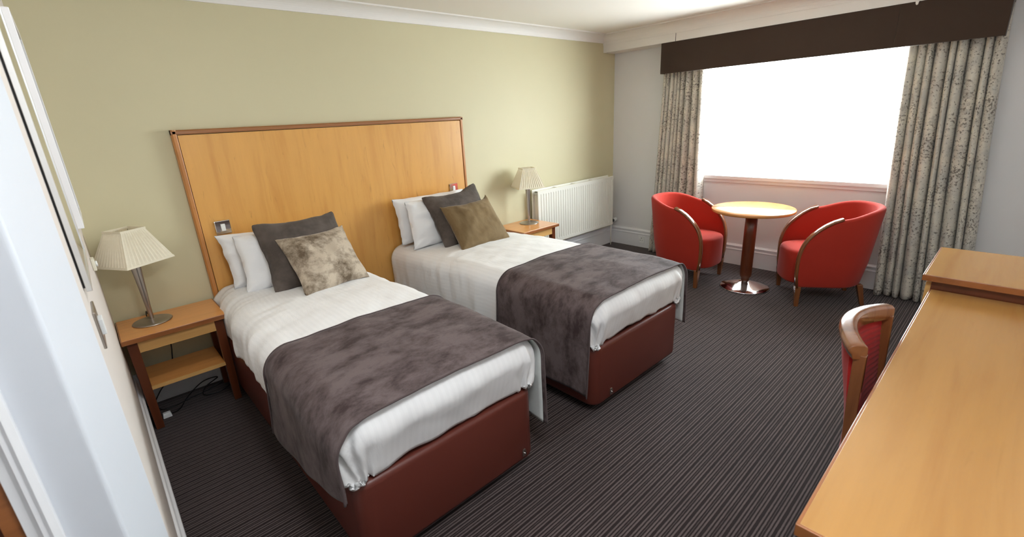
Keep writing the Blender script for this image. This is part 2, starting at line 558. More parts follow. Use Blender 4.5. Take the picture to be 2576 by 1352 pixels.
# window
w = thing('window_1', (0, -1.875, .9), kind='structure')
wy0, wy1 = WY0 + 1.875, WY1 + 1.875
m = MB(); h = WZ1 - WZ0
m.box(.02, .06, wy0, wy0 + .05, 0, h); m.box(.02, .06, wy1 - .05, wy1, 0, h)
m.box(.02, .06, wy0, wy1, h - .05, h); m.box(.02, .06, wy0, wy1, -.03, .0015)
m.build('window_frame', MAT['gloss_white'], w, bevel=.003)
MB().box(.040, .046, wy0 + .05, wy1 - .05, .0015, h - .05).build('pane', MAT['pane'], w)
MB().box(-.042, .10, wy0 - .03, wy1 + .03, -.035, 0.0).build('window_sill', MAT['gloss_white'], w, bevel=.004)
MB().box(-.022, 0, wy0 - .03, wy1 + .03, -.066, -.035).build('sill_moulding', MAT['gloss_white'], w, bevel=.003)

# ------------------------------------------------------------------ headboard
HX0, HX1, HZ = -4.318, -2.243, 1.590
hb = thing('headboard', ((HX0 + HX1) / 2, 0, 0), label='wide maple headboard with cherry lipping shared by both beds', cat='headboard')
hw = (HX1 - HX0) / 2
MB().box(-hw + .0295, hw - .0295, -.036, -.002, .30, HZ - .0295).build('panel', MAT['hb_wood'], hb, bevel=.0015)
MB().extrude([(-.001, HZ), (-.034, HZ), (-.043, HZ - .008), (-.043, HZ - .022), (-.040, HZ - .0262), (-.001, HZ - .0262)], 'x', -hw, hw).build('top_rail', MAT['hb_rail'], hb)
for sx in (-1, 1):
    MB().extrude([(sx * (hw - a), y) for a, y in [(0, -.001), (0, -.034), (.008, -.043), (.022, -.043), (.0262, -.040), (.0262, -.001)]], 'z', .30, HZ - .0005).build('side_rail', MAT['hb_frame'], hb)


def light_switch(loc, label):
    t = thing('light_switch', loc, label=label, cat='light switch', group='switches on the headboard')
    MB().box(-.043, .043, -.008, 0, -.043, .043).build('plate', MAT['chrome'], t, bevel=.004, seg=3)
    MB().box(-.012, .012, -.0135, -.006, -.022, .022).build('rocker', MAT['plastic_white'], t, bevel=.0015)
    return t


light_switch((-4.178, -.0375, 1.000), 'square chrome light switch on headboard above the near bed')
light_switch((-2.400, -.0375, 1.002), 'square chrome light switch on headboard above the far bed')


# ------------------------------------------------------------------ beds
class Bed:
    def __init__(s, xc, hw, yf, seed):
        s.xc, s.hw, s.yf, s.seed = xc, hw, yf, seed
        s.r = .085; s.rf = .075; s.taper = .040 if seed < 5 else 0.0; s.ff = -.30

    def ztop(s, a, b):
        u = b / (-s.yf)
        crown = .014 * (1 - (a / s.hw) ** 2)
        return .598 + .048 * smooth((b - .05) / 1.1) + crown - .022 * smooth((b - 1.85) / .3)

    def wrap(s, a, b, off=0.0, foot=True, flare=.05, dmax=9):
        """cloth coordinate (a across, b along from the headboard) -> point on the made bed"""
        r, rf = s.r + off, s.rf + off
        hc = s.hw + .012 - s.r
        Lc = -s.yf + .012 - s.rf
        dx = max(abs(a) - hc, 0.0); dy = max(b - Lc, 0.0) if foot else 0.0
        d_ = math.hypot(dx, dy)
        if d_ < 1e-9:
            tp = s.taper * (1 - smooth((b - .42) / .36)) * smooth(-a / s.hw) if a < 0 else 0.0
            return Vector((s.xc + a + tp, -b, s.ztop(a, b) + off))
        ux, uy = dx / d_, dy / d_
        tp = s.taper * (1 - smooth((b - .42) / .36)) * smooth(-a / s.hw) if a < 0 else 0.0
        rr = r * ux * ux + rf * uy * uy
        d_ = min(d_, dmax + (min(dmax, .300) - dmax) * smooth(uy / .25) if ux > .02 else dmax)
        th = min(d_ / rr, PI / 2)
        out = rr * math.sin(th); drop = rr * (1 - math.cos(th))
        ex = d_ - rr * PI / 2
        if ex > 0:
            drop += ex; out += (flare * ux * ux + s.ff * uy * uy) * ex
        ac = max(-hc, min(hc, a)); bc = min(b, Lc) if foot else b
        return Vector((s.xc + ac + tp + (1 if a > 0 else -1) * ux * out, -bc - uy * out, s.ztop(ac, bc) + off - drop))


def cloth(bed, name, mat, a0, a1, b0, b1, na, nb, off, foot, wr, label, cat, group, parent=None, hem=None, solid=.006, flare=.05, dmax=9):
    P = []; uv = []
    for i in range(na + 1):
        row = []
        for j in range(nb + 1):
            a = a0 + (a1 - a0) * i / na; b = b0 + (b1 - b0) * j / nb
            if hem: a, b = hem(a, b)
            row.append(bed.wrap(a, b, off, foot, flare, dmax)); uv.append((a, b))
        P.append(row)
    Q = []
    for i in range(na + 1):
        row = []
        for j in range(nb + 1):
            p = P[i][j]
            tu = P[min(i + 1, na)][j] - P[max(i - 1, 0)][j]; tv = P[i][min(j + 1, nb)] - P[i][max(j - 1, 0)]
            n = tu.cross(tv)
            n = n.normalized() if n.length > 1e-12 else Vector((0, 0, 1))
            if n.z < -0.2: n = -n
            a = a0 + (a1 - a0) * i / na; b = b0 + (b1 - b0) * j / nb
            # keep displaced cloth pointing outwards
            o = Vector((p.x - bed.xc, p.y - (bed.yf / 2), .35))
            if n.dot(o) < 0: n = -n
            q = p + n * wr(a, b, p)
            if foot and q.y > bed.yf + .012 and abs(q.x - bed.xc) < bed.hw - .01 and q.z < .417:
                q.z = .417       # lies on the divan top
            row.append(q)
        Q.append(row)
    mb = MB().grid(Q)
    o = mb.build(name, mat, parent, solid=solid, uv=uv)
    if label: prop(o, label, cat, group)
    return o


beds = [Bed(-3.922, .422, -2.062, 3.1), Bed(-2.612, .434, -2.058, 11.7)]
near_far = ['near', 'far']
for bi, bd in enumerate(beds):
    nf = near_far[bi]
    side = 'beside the left bedside table' if bi == 0 else 'nearer the window'
    x0, x1 = -bd.hw, bd.hw
    L = -bd.yf
    t = thing('divan_base', (bd.xc, 0, 0), label='brown leatherette divan base of the %s bed %s' % (nf, side), cat='bed base', group='divan bases')
    # rounded-corner box
    pts = []
    rc = .055
    for cx, cy, a0 in ((x1 - rc, -L + rc, -PI / 2), (x1 - .01, -.065, 0), (x0 + .01, -.065, PI / 2), (x0 + rc, -L + rc, PI)):
        rr = rc if cy < -.5 else .01
        for k in range(7):
            a = a0 + PI / 2 * k / 6
            pts.append((cx + rr * math.cos(a), cy + rr * math.sin(a)))
    body = MB()
    rings = []
    for z, ins in ((.052, .012), (.058, .003), (.07, 0), (.375, 0), (.390, .003), (.398, .010), (.402, .022)):
        rings.append([(px * (1 - ins / bd.hw), -L / 2 + (py + L / 2) * (1 - ins / (L / 2)), z) for px, py in pts])
    body.sweep(rings, smooth=True)
    body.build('body', MAT['leatherette'], t)
    for cx, cy in ((x0 + .09, -L + .09), (x1 - .09, -L + .09), (x0 + .09, -.2), (x1 - .09, -.2), (x0 + .07, -1.1), (x1 - .07, -1.1)):
        MB().lathe([(.020, .0), (.026, .004), (.026, .044), (.016, .054)], (cx, cy, 0), 16).build('castor', MAT['black'], t)
    lx = x1 - .075 if bi == 0 else x0 + .15
    br = MB()
    br.extrude([(lx - .012, .075), (lx + .012, .075), (lx + .011, .100), (lx + .006, .112), (lx - .006, .112), (lx - .011, .100)], 'y', -L - .004, -L + .002)
    br.build('link_bracket', MAT['nickel'], t, bevel=.001)
    br2 = MB().tube([(lx - .005, -L - .003, .098), (lx, -L - .011, .092), (lx + .005, -L - .003, .086)], .0025, 6)
    br2.build('link_ring', MAT['chrome'], t)
    # mattress
    mt = MB(); rings = []
    for z, ins in ((.403, .03), (.415, .014), (.44, .010), (.55, .010), (.572, .018), (.580, .04)):
        rings.append([(px * (1 - (ins + .036) / bd.hw), -L / 2 + .02 + (py + L / 2) * (1 - (ins + .045) / (L / 2)), z) for px, py in pts])
    o = mt.sweep(rings).build('mattress', MAT['mattress'], loc=(bd.xc, 0, 0))
    prop(o, 'grey damask mattress under the duvet of the %s bed' % nf, 'mattress', 'mattresses')

    # duvet
    sd = bd.seed
    def wr_duvet(a, b, p, sd=sd, bd=bd, bi=bi):
        hang = smooth((abs(a) - bd.hw + .06) / .14)
        ft = smooth((b + bd.yf + .03) / .12)
        v = .008 * fbm(a * 3.2 + sd, b * 2.1, sd, 3) + .003 * fbm(a * 9 + sd, b * 11, sd, 2)
        v += .010 * hang * fbm(a * 2 + sd, b * 7.5 + sd, 2.0, 3)
        v += .008 * ft * fbm(a * 6 + sd, b * 3.0, 5.0, 3)
        # long drag creases running from the head corner over the left edge
        if a < 0:
            k = smooth((-a - .05) / .35) * (1 - smooth((b - .95) / .45))
            v += (.010 if bi == 0 else .004) * k * fbm(a * 1.6 + sd, b * 13 + 3.5 * a, sd + 2, 3)
        cor = smooth((abs(a) - bd.hw + .17) / .18) * smooth((b + bd.yf + .14) / .18)
        v += .009 * cor * math.sin(48 * (abs(a) - .6 * b) + 3 * fbm(a * 6, b * 6, sd, 2))
        head = smooth((.22 - b) / .2)
        v += .012 * head * fbm(a * 5 + sd, b * 9, 9.0, 2)
        return v

    def hem_duvet(a, b, sd=sd, bd=bd, bi=bi):
        # wavy hem
        hc = bd.hw + .012 - bd.r
        if abs(a) > hc:
            k = (abs(a) - hc) / .30
            s_ = 1 if a > 0 else -1
            a = s_ * (hc + (abs(a) - hc) * (1 + .10 * k * fbm(b * 2.6 + sd * s_, 1.3, sd, 2)) * (1 + (.42 * (1 - smooth((b - 1.2) / .5)) if (bi == 1 and s_ < 0) else 0)))
        Lc = -bd.yf + .012 - bd.rf
        if b > Lc:
            k = (b - Lc) / .27
            b = Lc + (b - Lc) * (1 + .09 * k * fbm(a * 3.1, 7.7, sd, 2))
        return a, b
    aw = bd.hw + .012 - bd.r + .285
    bw = L + .012 - bd.rf + .308
    cloth(bd, 'duvet', MAT['linen'], -aw, aw, .058, bw, 96, 150, .022, True, wr_duvet,
          'white satin stripe duvet tucked over the %s bed' % nf, 'duvet', 'duvets', hem=hem_duvet, solid=.012, flare=.02, dmax=.318 if bi == 0 else .44)

    # runner
    def wr_run(a, b, p, sd=sd, bd=bd, wrd=wr_duvet):
        hang = smooth((abs(a) - bd.hw) / .2)
        return .55 * (1 - hang) * wrd(a, min(b, 2.0), p) + .003 * fbm(a * 5, b * 4 + sd, 1.0, 3) + .016 * hang * fbm(a * 1.2, b * 3.2 + sd, 4.0, 2)
    hc = bd.hw + .012 - bd.r
    if bi == 0:
        la, ra, b0, b1 = hc + .50, hc + .545, 1.372, 2.085
        def hem_run(a, b, hc=hc, b0=b0, b1=b1, sd=sd):
            t_ = (b - b0) / (b1 - b0)
            if a < -hc:
                k = (-a - hc) / .50
                a = -hc - (-a - hc) * (.985 - .32 * t_ ** 2.2)
                b = b - .06 * k * (1 - t_) + .015 * k * t_
            return a, b
    else:
        la, ra, b0, b1 = hc + .595, hc + .50, 1.375, 2.072
        def hem_run(a, b, hc=hc, b0=b0, b1=b1):
            t_ = (b - b0) / (b1 - b0)
            if a < -hc:
                k = (-a - hc) / .595
                b = b - .03 * k * (1 - t_) - .02 * k * t_
            return a, b
    rn = thing('bed_runner', (0, 0, 0), label='taupe crushed velvet bed runner across the foot of the %s bed' % nf, cat='bed runner', group='bed runners')
    cloth(bd, 'velvet_cloth', MAT['runner'], -la, ra, b0, b1, 110, 60, .038, False, wr_run, None, None, None, parent=rn, hem=hem_run, solid=.004, flare=.035)
    cloth(bd, 'lining', MAT['runner_lining'], -la + .012, ra - .012, b0 + .012, b1 - .012, 110, 30, .0325, False, wr_run, None, None, None, parent=rn, hem=hem_run, solid=.001, flare=.03)
    # stitched edge binding along both long edges
    for b in (b0, b1):
        pts_ = []
        for i in range(111):
            a = -la + (la + ra) * i / 110
            a_, b_ = hem_run(a, b)
            p = bd.wrap(a_, b_, .0385, False, .035)
            q = bd.wrap(a_, b_, .30, False, .035)
            n = (q - p).normalized()
            pts_.append(p + n * (wr_run(a, b, p)))
        MB().tube(pts_, .0042, 6).build('edge_binding', MAT['runner'], rn)


# ------------------------------------------------------------------ pillows and cushions
def cushion(name, TL, TR, BL, BR, T, mat, label, cat, group, c=.07, seed=0, n=34, wr=.010, piping=None, power=.42, sag=0.0, ears=0.0, rnd=0.0):
    TL, TR, BL, BR = map(Vector, (TL, TR, BL, BR))
    cen = (TL + TR + BL + BR) / 4
    X = ((TR - TL) + (BR - BL)) / 4; Z = ((TL - BL) + (TR - BR)) / 4
    hx, hz = X.length, Z.length
    ex = X.normalized(); ez = (Z - ex * Z.dot(ex)).normalized(); ey = ez.cross(ex)      # ey points away from viewer if ex right, ez up
    o = thing(name, cen, label=label, cat=cat, group=group)
    R = Matrix((ex, ey, ez)).transposed()
    o.rotation_euler = R.to_euler()
    def loc(q): return R.transposed() @ (Vector(q) - cen)
    cTL, cTR, cBL, cBR = map(loc, (TL, TR, BL, BR))
    def base(u, v):
        s_, t_ = (u + 1) / 2, (v + 1) / 2
        p = (cBL * (1 - s_) + cBR * s_) * (1 - t_) + (cTL * (1 - s_) + cTR * s_) * t_
        k = 1 - c * (1 - v * v); k2 = 1 - c * (1 - u * u)
        p = Vector((p.x * k, p.y, p.z * k2))
        p.x += hx * .025 * fbm(v * 2.2 + seed, u, seed) * abs(u) ** 3
        p.z += hz * .030 * fbm(u * 2.2 + seed, v, seed + 4) * abs(v) ** 3
        p.z -= sag * (1 - u * u) * max(0, v) ** 2
        if rnd:
            k3 = 1 - rnd * (abs(u) * abs(v)) ** 7
            p = Vector((p.x * k3, p.y, p.z * k3))
        if ears: p.z += ears * max(0, u) ** 6 * max(0, v) ** 6
        return p
    def pt(u, v, sgn):
        p = base(u, v)
        th = T / 2 * ((1 - u ** 4) * (1 - v ** 4)) ** power if power < 1 else 0
        th *= .62 + .38 * (1 - .5 * (u * u + v * v))
        th += wr * fbm(u * 1.9 + seed, v * 1.9, seed + sgn, 3) * (1 - u ** 6) * (1 - v ** 6)
        # radiating corner creases
        cu = (abs(u) ** 3) * (abs(v) ** 3)
        th += .35 * wr * cu * math.sin(9 * (abs(u) - abs(v)) * 2.2)
        return p + Vector((0, sgn * th, 0))
    m_ = MB()
    sgrid = [math.sin(PI / 2 * (2 * i / n - 1)) * .35 + (2 * i / n - 1) * .65 for i in range(n + 1)]
    for sgn in (-1, 1):
        m_.grid([[pt(u, v, sgn) for v in sgrid] for u in sgrid], flip=(sgn > 0))
    ob = m_.build('cover', mat, o)
    bm = bmesh.new(); bm.from_mesh(ob.data)
    bmesh.ops.remove_doubles(bm, verts=bm.verts, dist=1e-5)
    bmesh.ops.recalc_face_normals(bm, faces=bm.faces)
    bm.to_mesh(ob.data); bm.free()
    if piping:
        loop = [base(u, -1) for u in sgrid] + [base(1, v) for v in sgrid[1:]] + [base(u, 1) for u in reversed(sgrid[:-1])] + [base(-1, v) for v in reversed(sgrid[:-1])]
        MB().tube(loop, .0035, 6).build('piping', piping, o)
    return o


# near bed
cushion('pillow', (-4.245, -.10, .965), (-3.56, -.10, .94), (-4.22, -.17, .625), (-3.55, -.17, .625), .15, MAT['pillow'],
        'white pillow with a pointed corner against the headboard on the near bed', 'pillow', 'white pillows', .045, 1.3, wr=.028)
cushion('pillow', (-4.168, -.19, .960), (-3.53, -.19, .93), (-4.190, -.335, .622), (-3.50, -.34, .640), .16, MAT['pillow'],
        'white front pillow behind the charcoal cushion on the near bed', 'pillow', 'white pillows', .045, 5.3, wr=.028)
cushion('cushion', (-4.080, -.235, 1.030), (-3.545, -.23, 1.028), (-4.090, -.530, .618), (-3.55, -.52, .622), .18, MAT['herring'],
        'charcoal herringbone cushion leaning on the pillows of the near bed', 'cushion', 'charcoal cushions', .10, 8.8, piping=MAT['herring'], sag=.022, rnd=.07)
cushion('cushion', (-3.992, -.385, .934), (-3.562, -.375, .940), (-3.990, -.770, .652), (-3.575, -.700, .655), .15, MAT['gold_pale'],
        'pale champagne crushed velvet cushion at front on the near bed', 'cushion', 'velvet scatter cushions', .085, 14.2, sag=.02, wr=.014)
# far bed
cushion('pillow', (-3.040, -.11, 1.005), (-2.36, -.11, .998), (-3.02, -.15, .640), (-2.36, -.15, .640), .15, MAT['pillow'],
        'white pillow set back against the headboard on the far bed', 'pillow', 'white pillows', .04, 21.0, wr=.024)
cushion('pillow', (-2.985, -.20, .985), (-2.33, -.20, .985), (-3.015, -.315, .630), (-2.32, -.32, .635), .15, MAT['pillow'],
        'white front pillow behind the charcoal cushion on the far bed', 'pillow', 'white pillows', .045, 25.0, wr=.024)
cushion('cushion', (-2.862, -.225, 1.015), (-2.318, -.23, 1.062), (-2.865, -.520, .622), (-2.335, -.52, .622), .18, MAT['herring'],
        'charcoal herringbone cushion leaning on the pillows of the far bed', 'cushion', 'charcoal cushions', .10, 31.0, piping=MAT['herring'], sag=.035, rnd=.07)
cushion('cushion', (-2.785, -.375, .930), (-2.310, -.38, .940), (-2.850, -.715, .640), (-2.370, -.71, .645), .15, MAT['gold_dark'],
        'bronze brown velvet cushion at front on the far bed', 'cushion', 'velvet scatter cushions', .08, 37.0, sag=.015, wr=.016, ears=.03)


# ------------------------------------------------------------------ bedside tables
def bedside(loc, width, depth, label):
    t = thing('bedside_table', loc, label=label, cat='bedside table', group='bedside tables')
    hw_ = width / 2; z1 = .567
    MB().box(-hw_ + .004, hw_ - .004, -depth + .004, -.004, z1 - .026, z1).build('table_top', MAT['ns_wood'], t, bevel=.0015)
    m_ = MB(); m_.box(-hw_, hw_, -depth - .004, -depth + .004, z1 - .0265, z1 - .002)
    m_.box(-hw_ - .002, -hw_ + .005, -depth, -.004, z1 - .0265, z1 - .002); m_.box(hw_ - .005, hw_ + .002, -depth, -.004, z1 - .0265, z1 - .002)
    m_.build('edge_lipping', MAT['lip_wood'], t, bevel=.001)
    for sx in (-1, 1):
        for y in (-depth + .055, -.04):
            MB().frustum((sx * (hw_ - .044), y, 0), .038, .036, (sx * (hw_ - .040), y, z1 - .026), .046, .046).build('leg', MAT['dark_wood'], t, bevel=.002)
    MB().box(-hw_ + .06, hw_ - .06, -depth + .034, -depth + .052, z1 - .098, z1 - .026).build('front_rail', MAT['ns_light'], t, bevel=.001)
    MB().box(-hw_ + .045, -hw_ + .06, -depth + .07, -.06, z1 - .09, z1 - .026).build('side_rail', MAT['dark_wood'], t)
    MB().box(hw_ - .06, hw_ - .045, -depth + .07, -.06, z1 - .09, z1 - .026).build('side_rail', MAT['dark_wood'], t)
    MB().box(-hw_ + .062, hw_ - .062, -depth + .040, -.03, .243, .262).build('shelf', MAT['ns_wood'], t, bevel=.0015)
    MB().box(-hw_ + .062, hw_ - .062, -depth + .034, -depth + .040, .242, .263).build('shelf_lipping', MAT['ns_light'], t)
    return t


bedside((-4.573, -.024, 0), .482, .372, 'low maple bedside table with open shelf left of the near bed')
bedside((-1.715, -.024, 0), .475, .405, 'low maple bedside table between the far bed and the radiator')


# ------------------------------------------------------------------ table lamps
def lamp(loc, ang, label):
    t = thing('table_lamp', loc, label=label, cat='lamp', group='bedside lamps')
    MB().lathe([(.001, 0), (.092, 0), (.094, .004), (.090, .008), (.055, .0125), (.018, .016), (.012, .020), (.001, .020)], n=56, cap=False).build('base', MAT['nickel'], t)
    MB().lathe([(.0105, .014), (.0125, .10), (.018, .22), (.0255, .36), (.026, .368), (.010, .372), (.007, .40), (.007, .42), (.001, .42)], n=32, cap=False).build('stem', MAT['nickel'], t)
    s0, s1, z0, z1 = .256 / 2, .126 / 2, .356, .530
    sh = MB(); npl = 12; m_per = 4
    def ring(t_, z, amp):
        s_ = s0 + (s1 - s0) * t_
        R_ = []
        for f in range(4):
            for k in range(npl * m_per):
                q = k / (npl * m_per)
                w = 2 * q - 1
                saw = abs(((q * npl) % 1.0) - .5) * 2
                off = amp * (saw - .5) * (1 - abs(w) ** 8)
                x, y = s_ * w, -s_ - off
                a = f * PI / 2 + ang
                R_.append((x * math.cos(a) - y * math.sin(a), x * math.sin(a) + y * math.cos(a), z))
        return R_
    rings = [ring(i / 6, z0 + (z1 - z0) * i / 6, .0055 if 0 < i < 6 else .0025) for i in range(7)]
    sh.grid(rings, closed_v=True, smooth=False)
    so = sh.build('shade', MAT['shade'], t)
    for t_, z in ((0, z0), (1, z1)):
        R_ = []
        s_ = (s0 if t_ == 0 else s1) + .003
        bd_ = MB(); rr = []
        for zz, ss in ((z - .005, s_), (z + .006, s_ - (.003 if t_ == 0 else 0)), (z + .006, s_ - .005), (z - .005, s_ - .005), (z - .005, s_)):
            rr.append([(math.cos(ang + PI / 4 + k * PI / 2) * ss * math.sqrt(2), math.sin(ang + PI / 4 + k * PI / 2) * ss * math.sqrt(2), zz) for k in range(4)])
        bd_.grid(rr, closed_v=True, smooth=False)
        bd_.build('trim_band', MAT['shade'], so)
    # carrier ring
    cr = MB()
    for k in range(4):
        a = ang + PI / 4 + k * PI / 2
        cr.tube([(0, 0, .415), (math.cos(a) * s1 * 1.36, math.sin(a) * s1 * 1.36, z1 - .008)], .0018, 6)
    cr.build('shade_carrier', MAT['chrome'], t)
    return t


L1 = (-4.655, -.186, .567)
lamp(L1, math.radians(32), 'brushed metal lamp with cream pleated shade on the left bedside table')
lamp((-1.634, -.178, .567), math.radians(-25), 'brushed metal lamp with cream pleated shade beside the radiator')

# cable of the left lamp
def spline(pts, n=8):
    P = [Vector(p) for p in pts]; out = []
    for i in range(len(P) - 1):
        p0 = P[max(i - 1, 0)]; p1 = P[i]; p2 = P[i + 1]; p3 = P[min(i + 2, len(P) - 1)]
        for k in range(n):
            t = k / n
            out.append(.5 * ((2 * p1) + (p2 - p0) * t + (2 * p0 - 5 * p1 + 4 * p2 - p3) * t * t + (3 * p1 - p0 - 3 * p2 + p3) * t ** 3))
    out.append(P[-1]); return out


cb = thing('lamp_cable', (-4.6, -.05, 0), label='black lamp cable looping on the carpet under the left bedside table', cat='cable')
pts = [(-4.672, -.10, .580), (-4.668, -.060, .592), (-4.664, -.030, .585), (-4.655, -.014, .55), (-4.62, -.014, .45), (-4.60, -.016, .39), (-4.605, -.018, .30), (-4.64, -.02, .16), (-4.72, -.05, .08), (-4.76, -.10, .03), (-4.72, -.16, .006),
       (-4.60, -.13, .005), (-4.46, -.09, .006), (-4.37, -.08, .03), (-4.36, -.13, .02), (-4.43, -.18, .006), (-4.52, -.16, .008), (-4.50, -.10, .03), (-4.42, -.06, .05), (-4.50, -.05, .05), (-4.60, -.12, .02), (-4.66, -.22, .006), (-4.715, -.245, .012)]
MB().tube([(p[0] + 4.6, p[1] + .05, p[2]) for p in spline(pts)], .0032, 8).build('flex', MAT['black'], cb)
MB().tube([(-.012, .034, .43), (-.004, .034, .405), (.0, .033, .375), (-.002, .032, .35)], [.007, .011, .011, .007], 8).build('inline_switch', MAT['black'], cb)
MB().frustum((-.125, -.205, .002), .045, .03, (-.125, -.205, .032), .036, .024).build('plug', MAT['plastic_white'], cb, bevel=.003)

# ------------------------------------------------------------------ radiator
rd = thing('radiator', (-.79, 0, 0), label='long white fluted panel radiator under the bare wall corner', cat='radiator')
RX0, RX1, RZ0, RZ1 = -.645, .640, .262, .846
nf_ = 33
xs = []; pitch = (RX1 - RX0 - .05) / nf_
prof = [(RX0, .008), (RX0 + .004, 0), (RX0 + .025, 0)]
for k in range(nf_):
    c = RX0 + .025 + pitch * (k + .5)
    prof += [(c - .0085, 0), (c - .005, .0055), (c + .005, .0055), (c + .0085, 0)]
prof += [(RX1 - .004, 0), (RX1, .008)]
zs = [(RZ0, .010, 0), (RZ0 + .004, 0, 0), (RZ0 + .035, 0, 0), (RZ0 + .048, 0, 1), (RZ1 - .048, 0, 1), (RZ1 - .035, 0, 0), (RZ1 - .004, 0, 0), (RZ1, .010, 0)]
m = MB()
m.grid([[(x, -.116 + max(dp * k, e if True else 0, 0), z) for (z, e, k) in zs] for x, dp in prof], smooth=False)
m.build('front_panel', MAT['rad_white'], rd, solid=.004)
m = MB(); m.box(RX0 - .012, RX1 - .012, -.047, -.036, RZ0, RZ1 + .008)
m.build('back_panel', MAT['rad_white'], rd, bevel=.003)
m = MB()
for k in range(46):
    x = RX0 + .02 + k * (RX1 - RX0 - .04) / 45
    m.box(x - .0015, x + .0015, -.100, -.05, RZ0 + .03, RZ1 - .03)
m.build('fins', MAT['rad_white'], rd)
m = MB(); m.box(RX0 + .03, RX1 - .03, -.104, -.050, RZ1 - .012, RZ1 - .008)
for k in range(3): m.box(RX0 + .3 * (k + 1), RX0 + .3 * (k + 1) + .006, -.104, -.050, RZ1 - .008, RZ1 + .002)
m.build('top_grille', MAT['rad_white'], rd)
for z in (RZ0 + .03, RZ1 - .035):
    MB().tube([(RX0 + .004, -.075, z), (RX0 + .06, -.075, z)], .014, 12).build('end_boss', MAT['rad_white'], rd)
MB().tube([(RX0 - .006, -.075, RZ1 - .035), (RX0 + .006, -.075, RZ1 - .035)], .006, 8).build('bleed_valve', MAT['chrome'], rd)
m = MB(); m.tube([(RX1 - .01, -.075, RZ0 + .035), (RX1 + .035, -.075, RZ0 + .035)], .010, 12); m.tube([(RX1 + .02, -.075, RZ0 + .035), (RX1 + .02, -.075, .0)], .0075, 10)
m.build('pipe', MAT['rad_white'], rd)
MB().tube([(RX1 + .030, -.075, RZ0 + .035), (RX1 + .066, -.075, RZ0 + .037)], .021, 14).build('valve_body', MAT['black'], rd)
MB().tube([(RX1 + .060, -.075, RZ0 + .037), (RX1 + .070, -.075, RZ0 + .038), (RX1 + .120, -.075, RZ0 + .044)], [.017, .023, .021], 16).build('valve_head', MAT['plastic_white'], rd)

# wall socket
sk_ = thing('power_socket', (-.0185, -.442, .098), label='white double power socket on the skirting beside the left curtain', cat='socket')
MB().box(-.009, 0, -.043, .043, -.043, .043).build('plate', MAT['plastic_white'], sk_, bevel=.003)
for q in ((-.0035, .0035, .012, .021), (-.016, -.009, -.014, -.009), (.009, .016, -.014, -.009)):
    MB().box(-.0098, -.008, *q).build('pin_hole', MAT['black'], sk_)
MB().box(-.013, -.008, .020, .032, .010, .026).build('switch_rocker', MAT['plastic_white'], sk_, bevel=.001)


# ------------------------------------------------------------------ curtains and pelmet
def curtain(yt0, yt1, yb0, yb1, folds, seed, label, xc=-.102, z0=.012, z1=2.10, amp=.060):
    """yt0/yt1 = edges at the top, yb0/yb1 at the hem (y decreasing to the right in view)"""
    ns, nz = folds * 22, 44
    rnd = random.Random(seed)
    ph = [0]
    for k in range(folds): ph.append(ph[-1] + rnd.uniform(.55, 1.5))
    tot = ph[-1]
    ams = [rnd.uniform(.65, 1.15) for _ in range(folds + 2)]
    P = []; uv = []
    for i in range(ns + 1):
        s_ = i / ns
        q = s_ * folds; k = min(int(q), folds - 1); fr = q - k
        pos = (ph[k] + (ph[k + 1] - ph[k]) * fr) / tot
        row = []
        for j in range(nz + 1):
            t_ = j / nz; z = z0 + (z1 - z0) * t_
            dn = 1 - t_
            ya = yt0 + (yb0 - yt0) * dn ** 1.25; yb = yt1 + (yb1 - yt1) * dn ** 1.25
            wob = .05 * fbm(s_ * 6 + seed, t_ * 1.6, seed, 2)
            y = ya + (yb - ya) * min(max(pos + wob * dn * .35 * math.sin(PI * pos), 0), 1)
            am = amp * ((1 - fr) * ams[k] + fr * ams[k + 1]) * (1 - .22 * t_)
            a_ = 2 * PI * fr + .35 * math.sin(PI * fr) * fbm(s_ * 4, t_ * 1.3, seed + 3, 2)
            x = xc + am * (1.0 - 2.0 * abs(math.sin(a_ / 2)) ** .85) + .012 * fbm(s_ * 9, t_ * 2.2, seed + 7, 2) * dn
            y += .008 * math.sin(a_)
            zz = z + (.010 * fbm(s_ * 8, 1, seed) if j == 0 else 0)
            row.append((min(x, -.032), y, zz)); uv.append((s_ * tot * .11 + seed, z))
        P.append(row)
    o = MB().grid(P).build('curtain', MAT['curtain'], solid=.003, uv=uv)
    prop(o, label, 'curtain', 'window curtains')
    return o


curtain(-.695, -1.130, -.600, -1.185, 9, 4, 'speckled cream velvet curtain hanging behind the left red armchair')
curtain(-2.628, -3.135, -2.715, -3.290, 9, 9, 'speckled cream velvet curtain hanging right of the window by the desk', amp=.066)

pm = thing('pelmet', (0, -1.918, BZ), label='dark brown fabric covered pelmet box above the window', cat='pelmet')
PY0, PY1, PZ0 = -3.132 + 1.918, -.704 + 1.918, 1.900 - BZ
MB().box(BX - .004, BX + .012, -2.565 + 1.918, PY1, PZ0, -.0005).build('front_panel', MAT['pelmet'], pm, bevel=.0025, seg=3)
MB().box(BX - .004, BX + .012, PY0, -2.565 + 1.918, PZ0, -.0005).build('front_panel', MAT['pelmet'], pm, bevel=.0025, seg=3)
MB().box(BX + .012, -.002, PY1 - .014, PY1, PZ0, -.0005).build('return_panel', MAT['pelmet'], pm, bevel=.004)
MB().box(BX + .012, -.002, PY0, PY0 + .014, PZ0, -.0005).build('return_panel', MAT['pelmet'], pm, bevel=.004)
MB().box(BX + .013, -.001, PY0 + .015, PY1 - .015, -.016, -.001).build('top_board', MAT['pelmet'], pm)
MB().box(-.150, -.090, PY0 + .02, PY1 - .02, -.10, -.075).build('curtain_track', MAT['plastic_white'], pm)
